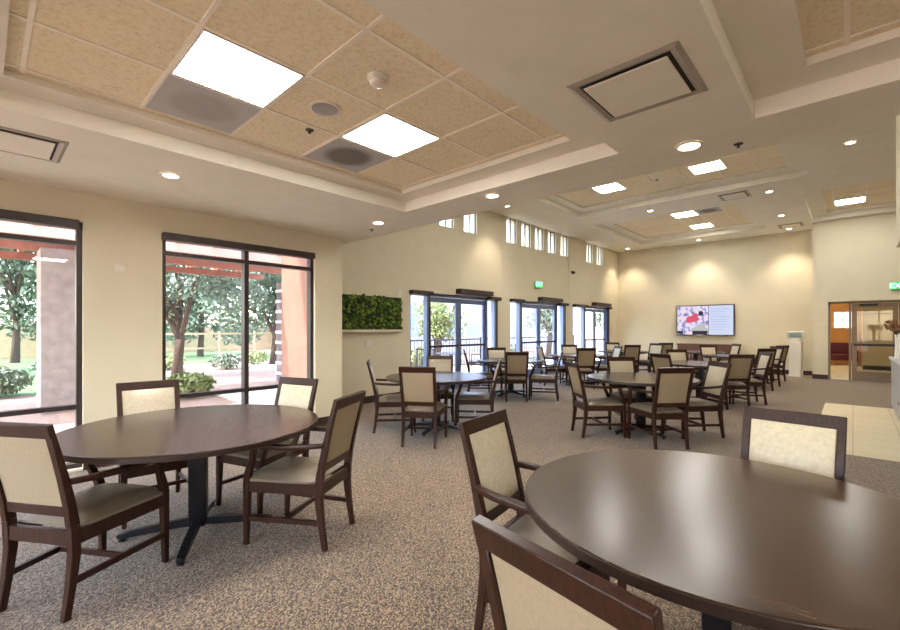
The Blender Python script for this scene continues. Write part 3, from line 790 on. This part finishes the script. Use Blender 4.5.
# low brown cabinet under the television
cb = tag(empty('credenza', (-3.6, YF-.02, 0)), 'low brown wood cabinet against the wall under the television', 'cabinet')
MB().box(-.86, .86, -.42, 0, .07, .84).build('body', M['credenza'], cb)
MB().box(-.89, .89, -.45, 0, .84, .88).bevel(.004, 1).build('top', M['credenza'], cb)
MB().box(-.82, .82, -.38, -.02, 0, .07).build('plinth', M['base'], cb)
for k in range(4):
    x = -.645+.43*k
    dr = MB().box(x-.205, x+.205, -.44, -.42, .1, .81).build('door', M['credenza'], cb)
    s = 1 if k % 2 == 0 else -1
    MB().box(x+s*.17-.008, x+s*.17+.008, -.465, -.44, .42, .56).build('handle', M['vent_dark'], dr)

# white kiosk
kx, ky = -1.22, 16.25
k = tag(empty('sanitizer_stand', (kx, ky, 0), math.radians(-12)), 'tall white dispenser stand with tilted head against the far wall', 'dispenser stand')
MB().box(-.17, .17, -.15, .15, 0, .03).bevel(.004, 1).build('base', M['plastic'], k)
MB().box(-.14, .14, -.11, .11, .03, 1.0).bevel(.006, 1).build('column', M['plastic'], k)
MB().sweep([(0, .0, 1.0), (0, .0, 1.10)], (.2, .12), (1, 0, 0)).build('neck', M['plastic'], k)
h = MB().sweep([(-.2, -.02, 1.2), (.2, -.02, 1.2)], (.24, .05), (0, -.3, 1)).bevel(.006, 1).build('head', M['plastic'], k)
MB().sweep([(-.14, -.052, 1.205), (.14, -.052, 1.205)], (.12, .012), (0, -.3, 1)).build('display', simple('blue_grey_display', srgb(150, 178, 184), .3), h)

# serving counter at the right edge, vases on top
ct = tag(empty('serving_counter', (.5, 6.0, 0)), 'grey serving counter running along the right edge beside the tile floor', 'counter')
MB().box(0, .68, 0, 5.0, .06, .86).build('body', M['counter'], ct)
MB().box(-.03, .72, -.02, 5.03, .86, .90).bevel(.005, 1).build('worktop', M['counter'], ct)
MB().box(.04, .66, .02, 4.96, 0, .06).build('plinth', M['steel_black'], ct)
MB().lathe([(.02, 0), (.02, .006)], seg=14).build('floor_box', M['black'], ct).matrix_local = Matrix.Translation((0, 3.3, .28)) @ Matrix.Rotation(-PI/2, 4, 'Y')
def vase(x, y, h, label, seed):
    t = tag(empty('flower_vase', (x, y, .90)), label, 'vase', 'tall vases on the serving counter')
    MB().lathe([(.045, 0), (.045, .01), (.035, h*.5), (.04, h*.9), (.045, h), (.035, h), (.03, h*.9)], seg=20).build('vase_body', M['vase'], t, True)
    random.seed(seed)
    st = MB(); fl = MB()
    for k in range(14):
        a = random.uniform(0, 2*PI); sp = random.uniform(.05, .22); top = (sp*math.cos(a), sp*math.sin(a), h+random.uniform(.06, .2))
        st.tube([(0, 0, h*.6), (top[0]*.3, top[1]*.3, h+.03), top], .003, 5)
        for q in range(3):
            bmesh.ops.create_icosphere(fl.bm, subdivisions=1, radius=random.uniform(.015, .035), matrix=Matrix.Translation((top[0]+random.uniform(-.03,.03), top[1]+random.uniform(-.03,.03), top[2]+random.uniform(-.03,.03))))
    st.build('stems', M['bark'], t); fl.build('blossoms', M['flower'], t)
vase(.55, 10.35, .40, 'tall pale vase of dried brown flowers on the counter, the farther one', 3)
vase(.56, 9.75, .42, 'tall pale vase of dried brown flowers on the counter, the nearer one', 5)

# ---------------------------------------------------------------- outdoors
struct(MB().box(-7.0, XL-.201, 3.42, 3.46, -.06, TOP).box(-7.0, -6.961, 3.46, 5.9, -.06, TOP).build('wall_left_exterior', M['salmon']))
struct(MB().box(XL-.2, 40, -40, YB-.2, -.16, -.06).build('ground_south', M['gravel']))
struct(MB().box(-60, XL-.2, -40, 3.46, -.16, -.06).box(-60, XP-.3, 3.46, 60, -.16, -.06).build('ground', M['gravel']))
struct(MB().box(-8.6, XL-.21, -6, 3.45, -.06, -.02).box(-10.6, XP-.301, 3.47, 20, -.06, -.02).build('ground_patio', M['concrete']))
tag(MB().box(-34, -13.2, -14, 2.5, -.06, -.054).box(-34, -20, 2.5, 11, -.06, -.054).build('lawn', M['grass']), 'green lawn beyond the left windows', 'lawn', kind='stuff')
tag(MB().sweep([(-26, 9.5, -.058), (-18, 7.6, -.058), (-13.5, 7.4, -.058), (-10.7, 8, -.058)], (1.0, .01), (0, 1, 0)).build('garden_path', M['concrete']), 'pale curved concrete path crossing the gravel', 'path')

# stucco column outside the left window
c = tag(empty('patio_column', (-10.45, 1.05, -.06)), 'thick rough stucco column outside the left window', 'column')
MB().box(-.36, .36, -.36, .55, 0, 2.84).bevel(.01, 1).build('shaft', M['stucco'], c)
# striped ledge stone pier and salmon wall outside the second window
c = tag(empty('stone_pier', (-11.4, 5.85, -.06)), 'dark stone pier with pale bands outside the second window', 'pier')
mb = MB(); z = 0; k = 0
while z < 2.6: mb.box(-.27, .27, -.3, .3, z, z+.2); z += .28
mb.build('stone_course', M['stone_dark'], c)
mb = MB(); z = .2
while z < 2.6: mb.box(-.29, .29, -.32, .32, z, z+.08); z += .28
mb.build('pale_band', M['pale_stucco'], c)
tag(MB().box(-14.6, -14.2, 8.6, 12.6, -.06, 3.1).build('garden_building', M['salmon']), 'salmon rendered building wall behind the stone pier', 'building')
# pergola
pg = tag(empty('pergola', (-9.2, 2.6, 0)), 'timber pergola roof outside the tall windows', 'pergola')
for yy in (-6.2,): MB().box(-3.3, -3.14, yy-.08, yy+.08, -.06, 2.8).build('post', M['white_wood'], pg)
for k in range(16): MB().box(-3.5, 2.0, -7+k*.62-.04, -7+k*.62+.04, 2.94, 3.06).build('rafter', M['red_wood'] if k > -1 else M['white_wood'], pg)
for x in (-3.2, -1.6, .2, 1.8): MB().box(x-.06, x+.06, -7.3, 2.9, 2.80, 2.94).build('beam', M['white_wood'] if x > -1 else M['red_wood'], pg)
for k in range(6): MB().box(.4+k*.3-.05, .4+k*.3+.05, -7.3, 2.9, 3.06, 3.10).build('slat', M['white_wood'], pg)
for k in range(12): MB().box(-3.3+k*.3-.1, -3.3+k*.3+.1, -7.3, 2.9, 3.06, 3.10).build('slat', M['red_wood'], pg)

def leaf_cloud(mb, c, rad, n, size):
    for k in range(n):
        while True:
            p = Vector((random.uniform(-1,1), random.uniform(-1,1), random.uniform(-1,1)))
            if .15 < p.length < 1: break
        q = Vector((p.x*rad[0], p.y*rad[1], p.z*rad[2])) + Vector(c)
        a = Vector((random.gauss(0,1), random.gauss(0,1), random.gauss(0,1))).normalized(); b = a.orthogonal().normalized(); s = size*random.uniform(.6, 1.3)
        mb.bm.faces.new([mb.bm.verts.new(q + a*s), mb.bm.verts.new(q + b*s*.45), mb.bm.verts.new(q - a*s), mb.bm.verts.new(q - b*s*.45)])
def tree(x, y, h, cr, label, leaf='leaf', n=2600, size=.11, seed=1, group='trees beyond the windows', low=.35):
    random.seed(seed)
    t = tag(empty('tree', (x, y, -.06)), label, 'tree', group)
    tr = MB(); tr.tube([(0, 0, 0), (.12, .05, h*.25), (-.05, .1, h*.5), (.1, 0, h*.8)], [.17, .13, .1, .04], 9)
    for k in range(6):
        a = random.uniform(0, 2*PI); tr.tube([(.05, .05, h*random.uniform(.2, .45)), (cr*.35*math.cos(a), cr*.35*math.sin(a), h*.62), (cr*.7*math.cos(a), cr*.7*math.sin(a), h*.8)], [.08, .05, .02], 7)
    tr.build('trunk', M['bark'], t, True)
    fo = MB()
    for k in range(16):
        a = random.uniform(0, 2*PI); rr = random.uniform(0, cr*.75); z = random.uniform(h*low, h*.95)
        leaf_cloud(fo, (rr*math.cos(a), rr*math.sin(a), z), (cr*.42, cr*.42, h*.14), n//16, size)
    fo.build('foliage', M[leaf], t)
tree(-14.5, 3.9, 4.6, 2.3, 'broad olive green tree with leaning trunk outside the second window', 'leaf', 7000, .085, 2, low=.42)
tree(-17.5, 8.2, 5.2, 2.6, 'dense green tree behind the stone pier outside the second window', 'leaf_dark', 5000, .11, 3)
tree(-20.5, -2.5, 6, 3.0, 'grey green tree beyond the lawn outside the left window', 'leaf', 6000, .12, 4, low=.2)
tree(-26, 1.0, 7, 2.8, 'tall tree far behind the stucco column', 'leaf_dark', 6000, .14, 5, low=.15)
tree(-25, 7.8, 6.5, 2.8, 'tall tree in the distance behind the curved path', 'leaf', 6000, .14, 6, low=.15)
tree(-27, 14.6, 7, 3.0, 'wide tree in the distance right of the curved path', 'leaf_dark', 6000, .14, 9, low=.15)
tree(-13, 13.2, 3.2, 1.4, 'young bright tree outside the first patio doors', 'leaf_light', 3000, .08, 7)
tree(-11.6, 20, 4.2, 1.5, 'leafy tree outside the second patio doors', 'leaf', 3500, .09, 8)
tree(-10.5, 25, 4.5, 1.8, 'leafy tree outside the third patio doors', 'leaf_dark', 3500, .09, 10)
def bush(x, y, r, label, leaf, seed, n=900, size=.07):
    random.seed(seed)
    b = tag(empty('shrub', (x, y, -.06)), label, 'shrub', 'garden shrubs')
    st = MB()
    for k in range(7):
        a = random.uniform(0, 2*PI); st.tube([(0, 0, 0), (r*.5*math.cos(a), r*.5*math.sin(a), r*.7)], [.015, .006], 5)
    st.build('stems', M['bark'], b)
    fo = MB(); leaf_cloud(fo, (0, 0, r*.55), (r, r, r*.5), n, size); fo.build('foliage', M[leaf], b)
bush(-10.3, 3.0, .5, 'low yellow green shrub right outside the second window', 'leaf_light', 11)
bush(-13.3, .2, .6, 'grey green shrub on the gravel outside the left window', 'leaf', 12)
bush(-13.3, -1.2, .4, 'small shrub beside the grey green one outside the left window', 'leaf_dark', 13, 500)
bush(-11.8, 10.6, .8, 'round bush behind the patio railing', 'leaf_light', 14)
bush(-11.6, 15.8, .8, 'second round bush behind the patio railing', 'leaf', 15)
places = ('below the left window edge', 'behind the lawn strip', 'left of the column', 'right behind the column', 'seen left in the second window', 'behind the leaning trunk', 'beside the thin fence', 'right of the leaning trunk', 'beside the stone pier')
for k in range(9):
    bush(-16.5-(k % 2)*1.2, -3+k*1.5, .55, 'dry desert shrub in the distance, ' + places[k], 'leaf_light' if k % 3 else 'leaf', 30+k, 500)
# yard fence of pale posts and block wall
fe = tag(empty('yard_fence', (-30, 2, -.06)), 'pale block yard wall beyond the lawn', 'fence')
MB().box(-.1, .1, -24, 24, 0, 1.6).build('wall_panel', M['yellow_wall'], fe)
for k in range(17): MB().box(-.16, .16, -24+k*3-.15, -24+k*3+.15, 0, 1.75).build('post', M['yellow_wall'], fe)
fe = tag(empty('wire_fence', (-20, 6.5, -.06)), 'thin yellow rail fence outside the second window', 'fence')
for k in range(7): MB().box(-.04, .04, -4+k*1.5-.04, -4+k*1.5+.04, 0, 1.35).build('post', M['yellow_wall'], fe)
MB().box(-.02, .02, -4, 5, 1.2, 1.28).box(-.02, .02, -4, 5, .6, .66).build('rail', M['yellow_wall'], fe)
# patio railing
rl = tag(empty('patio_railing', (-10.4, 12.5, -.02)), 'dark metal railing along the patio outside the doors', 'railing')
MB().box(-.02, .02, -7, 8, 1.0, 1.05).box(-.02, .02, -7, 8, .1, .14).build('rail', M['railing'], rl)
mb = MB()
for k in range(98): mb.box(-.008, .008, -6.95+k*.153, -6.934+k*.153, .14, 1.0)
mb.build('balusters', M['railing'], rl)
for k in range(7): MB().box(-.03, .03, -7+k*2.49-.03, -7+k*2.49+.03, 0, 1.1).build('post', M['railing'], rl)
# building across the patio
bd = tag(empty('neighbour_building', (-19, 24, -.06)), 'white building with blue windows across the patio', 'building')
MB().box(-.5, .5, -9, 14, 0, 5.5).build('wall', M['pale_stucco'], bd)
for k in range(8):
    y = -8+k*2.7
    f = MB().box(.5, .56, y, y+1.5, .9, 2.9).build('window', M['pale_stucco'], bd)
    MB().box(.56, .575, y+.08, y+1.42, .98, 2.82).build('pane', simple('blue_pane_%d' % k, srgb(120, 140, 190), .15), f)
MB().box(-.8, .9, -9.3, 14.3, 5.5, 5.8).build('roof', M['salmon'], bd)

# patio furniture outside the first doors
def patio_chair(x, y, rz, label):
    t = tag(empty('patio_chair', (x, y, -.02), rz), label, 'patio chair', 'metal patio chairs')
    for s in (-1, 1):
        for yy in (-.22, .22): MB().box(s*.24-.012, s*.24+.012, yy-.012, yy+.012, 0, .64 if yy > 0 else .9).build('leg', M['railing'], t)
        MB().box(s*.24-.018, s*.24+.018, -.22, .24, .63, .65).build('armrest', M['railing'], t)
    MB().box(-.25, .25, -.24, .24, .42, .44).build('seat', M['railing'], t)
    mb = MB().box(-.25, .25, -.235, -.205, .86, .9)
    for k in range(7): mb.box(-.21+k*.07-.006, -.21+k*.07+.006, -.226, -.214, .44, .86)
    mb.build('backrest', M['railing'], t)
patio_chair(-8.2, 8.0, .4, 'dark metal patio chair outside the first doors, the left one')
patio_chair(-8.3, 10.2, 2.4, 'dark metal patio chair outside between first and second doors')
patio_chair(-8.2, 12.6, -.5, 'dark metal patio chair outside the second doors')
pt = tag(empty('patio_table', (-8.4, 9.1, -.02)), 'round dark metal patio table outside the first doors', 'patio table')
MB().lathe([(.45, .70), (.45, .72)], seg=32).build('tabletop', M['railing'], pt)
MB().lathe([(.03, .02), (.03, .70)], seg=14).build('column', M['railing'], pt)
MB().lathe([(.25, 0), (.25, .02)], seg=24).build('base', M['railing'], pt)

# ---------------------------------------------------------------- daylight
w = bpy.data.worlds.new('sky'); SC.world = w; w.use_nodes = True; nt = w.node_tree
sky = nt.nodes.new('ShaderNodeTexSky'); sky.sky_type = 'NISHITA'; sky.sun_disc = False
sky.sun_elevation = math.radians(48); sky.sun_rotation = math.radians(175); sky.air_density = 1.2; sky.dust_density = 1.5
tc = nt.nodes.new('ShaderNodeTexCoord'); cl = nt.nodes.new('ShaderNodeTexNoise'); cl.inputs['Scale'].default_value = 3; cl.inputs['Detail'].default_value = 5
nt.links.new(tc.outputs['Generated'], cl.inputs['Vector'])
cr = ramp(nt, [(.45, (0, 0, 0, 1)), (.65, (1, 1, 1, 1))]); nt.links.new(cl.outputs['Fac'], cr.inputs['Fac'])
mx = nt.nodes.new('ShaderNodeMix'); mx.data_type = 'RGBA'; nt.links.new(cr.outputs['Color'], mx.inputs[0])
nt.links.new(sky.outputs[0], mx.inputs[6]); mx.inputs[7].default_value = (3.2, 3.5, 4.0, 1)
bg = nt.nodes['Background']; nt.links.new(mx.outputs[2], bg.inputs['Color']); bg.inputs['Strength'].default_value = .9
sl = bpy.data.lights.new('sun', 'SUN'); sl.energy = 3.4; sl.angle = math.radians(1.5); sl.color = (1, .95, .86)
so = bpy.data.objects.new('sun', sl); COL.objects.link(so)
so.rotation_euler = Vector((.18, .75, -.85)).to_track_quat('-Z', 'Y').to_euler()
# lamp of the lobby
for x, y in ((-1.2, 21.5), (2, 18.5)):
    l = bpy.data.lights.new('lobby_lamp', 'POINT'); l.energy = 32 if x < 0 else 16; l.color = (1, .78, .5); l.shadow_soft_size = .15
    o = tag(empty('pendant_lamp', (x, y, 2.3)), 'warm pendant lamp in the lobby, ' + ('orange room' if x < 0 else 'corridor'), 'lamp')
    MB().lathe([(.14, -.12), (.14, -.1), (.05, .1)], seg=20).build('lamp_shade', M['white_metal'], o, True)
    MB().tube([(0, 0, .1), (0, 0, .4)], .008, 6).build('cord', M['black'], o)
    lo = bpy.data.objects.new('bulb', l); COL.objects.link(lo); lo.parent = o; lo.location = (0, 0, -.2)

# ---------------------------------------------------------------- camera
cam = bpy.data.cameras.new('camera'); co = bpy.data.objects.new('camera', cam); COL.objects.link(co)
co.location = (0, 0, 1.4); co.rotation_euler = (PI/2, 0, math.radians(42.8))
cam.sensor_width = 36; cam.lens = 435/900*36; cam.shift_y = 13.5/900; cam.clip_start = .05; cam.clip_end = 300
SC.camera = co
vs = SC.view_settings; vs.view_transform = 'Standard'; vs.look = 'None'; vs.gamma = 1; vs.use_curve_mapping = False; vs.exposure = 1.36
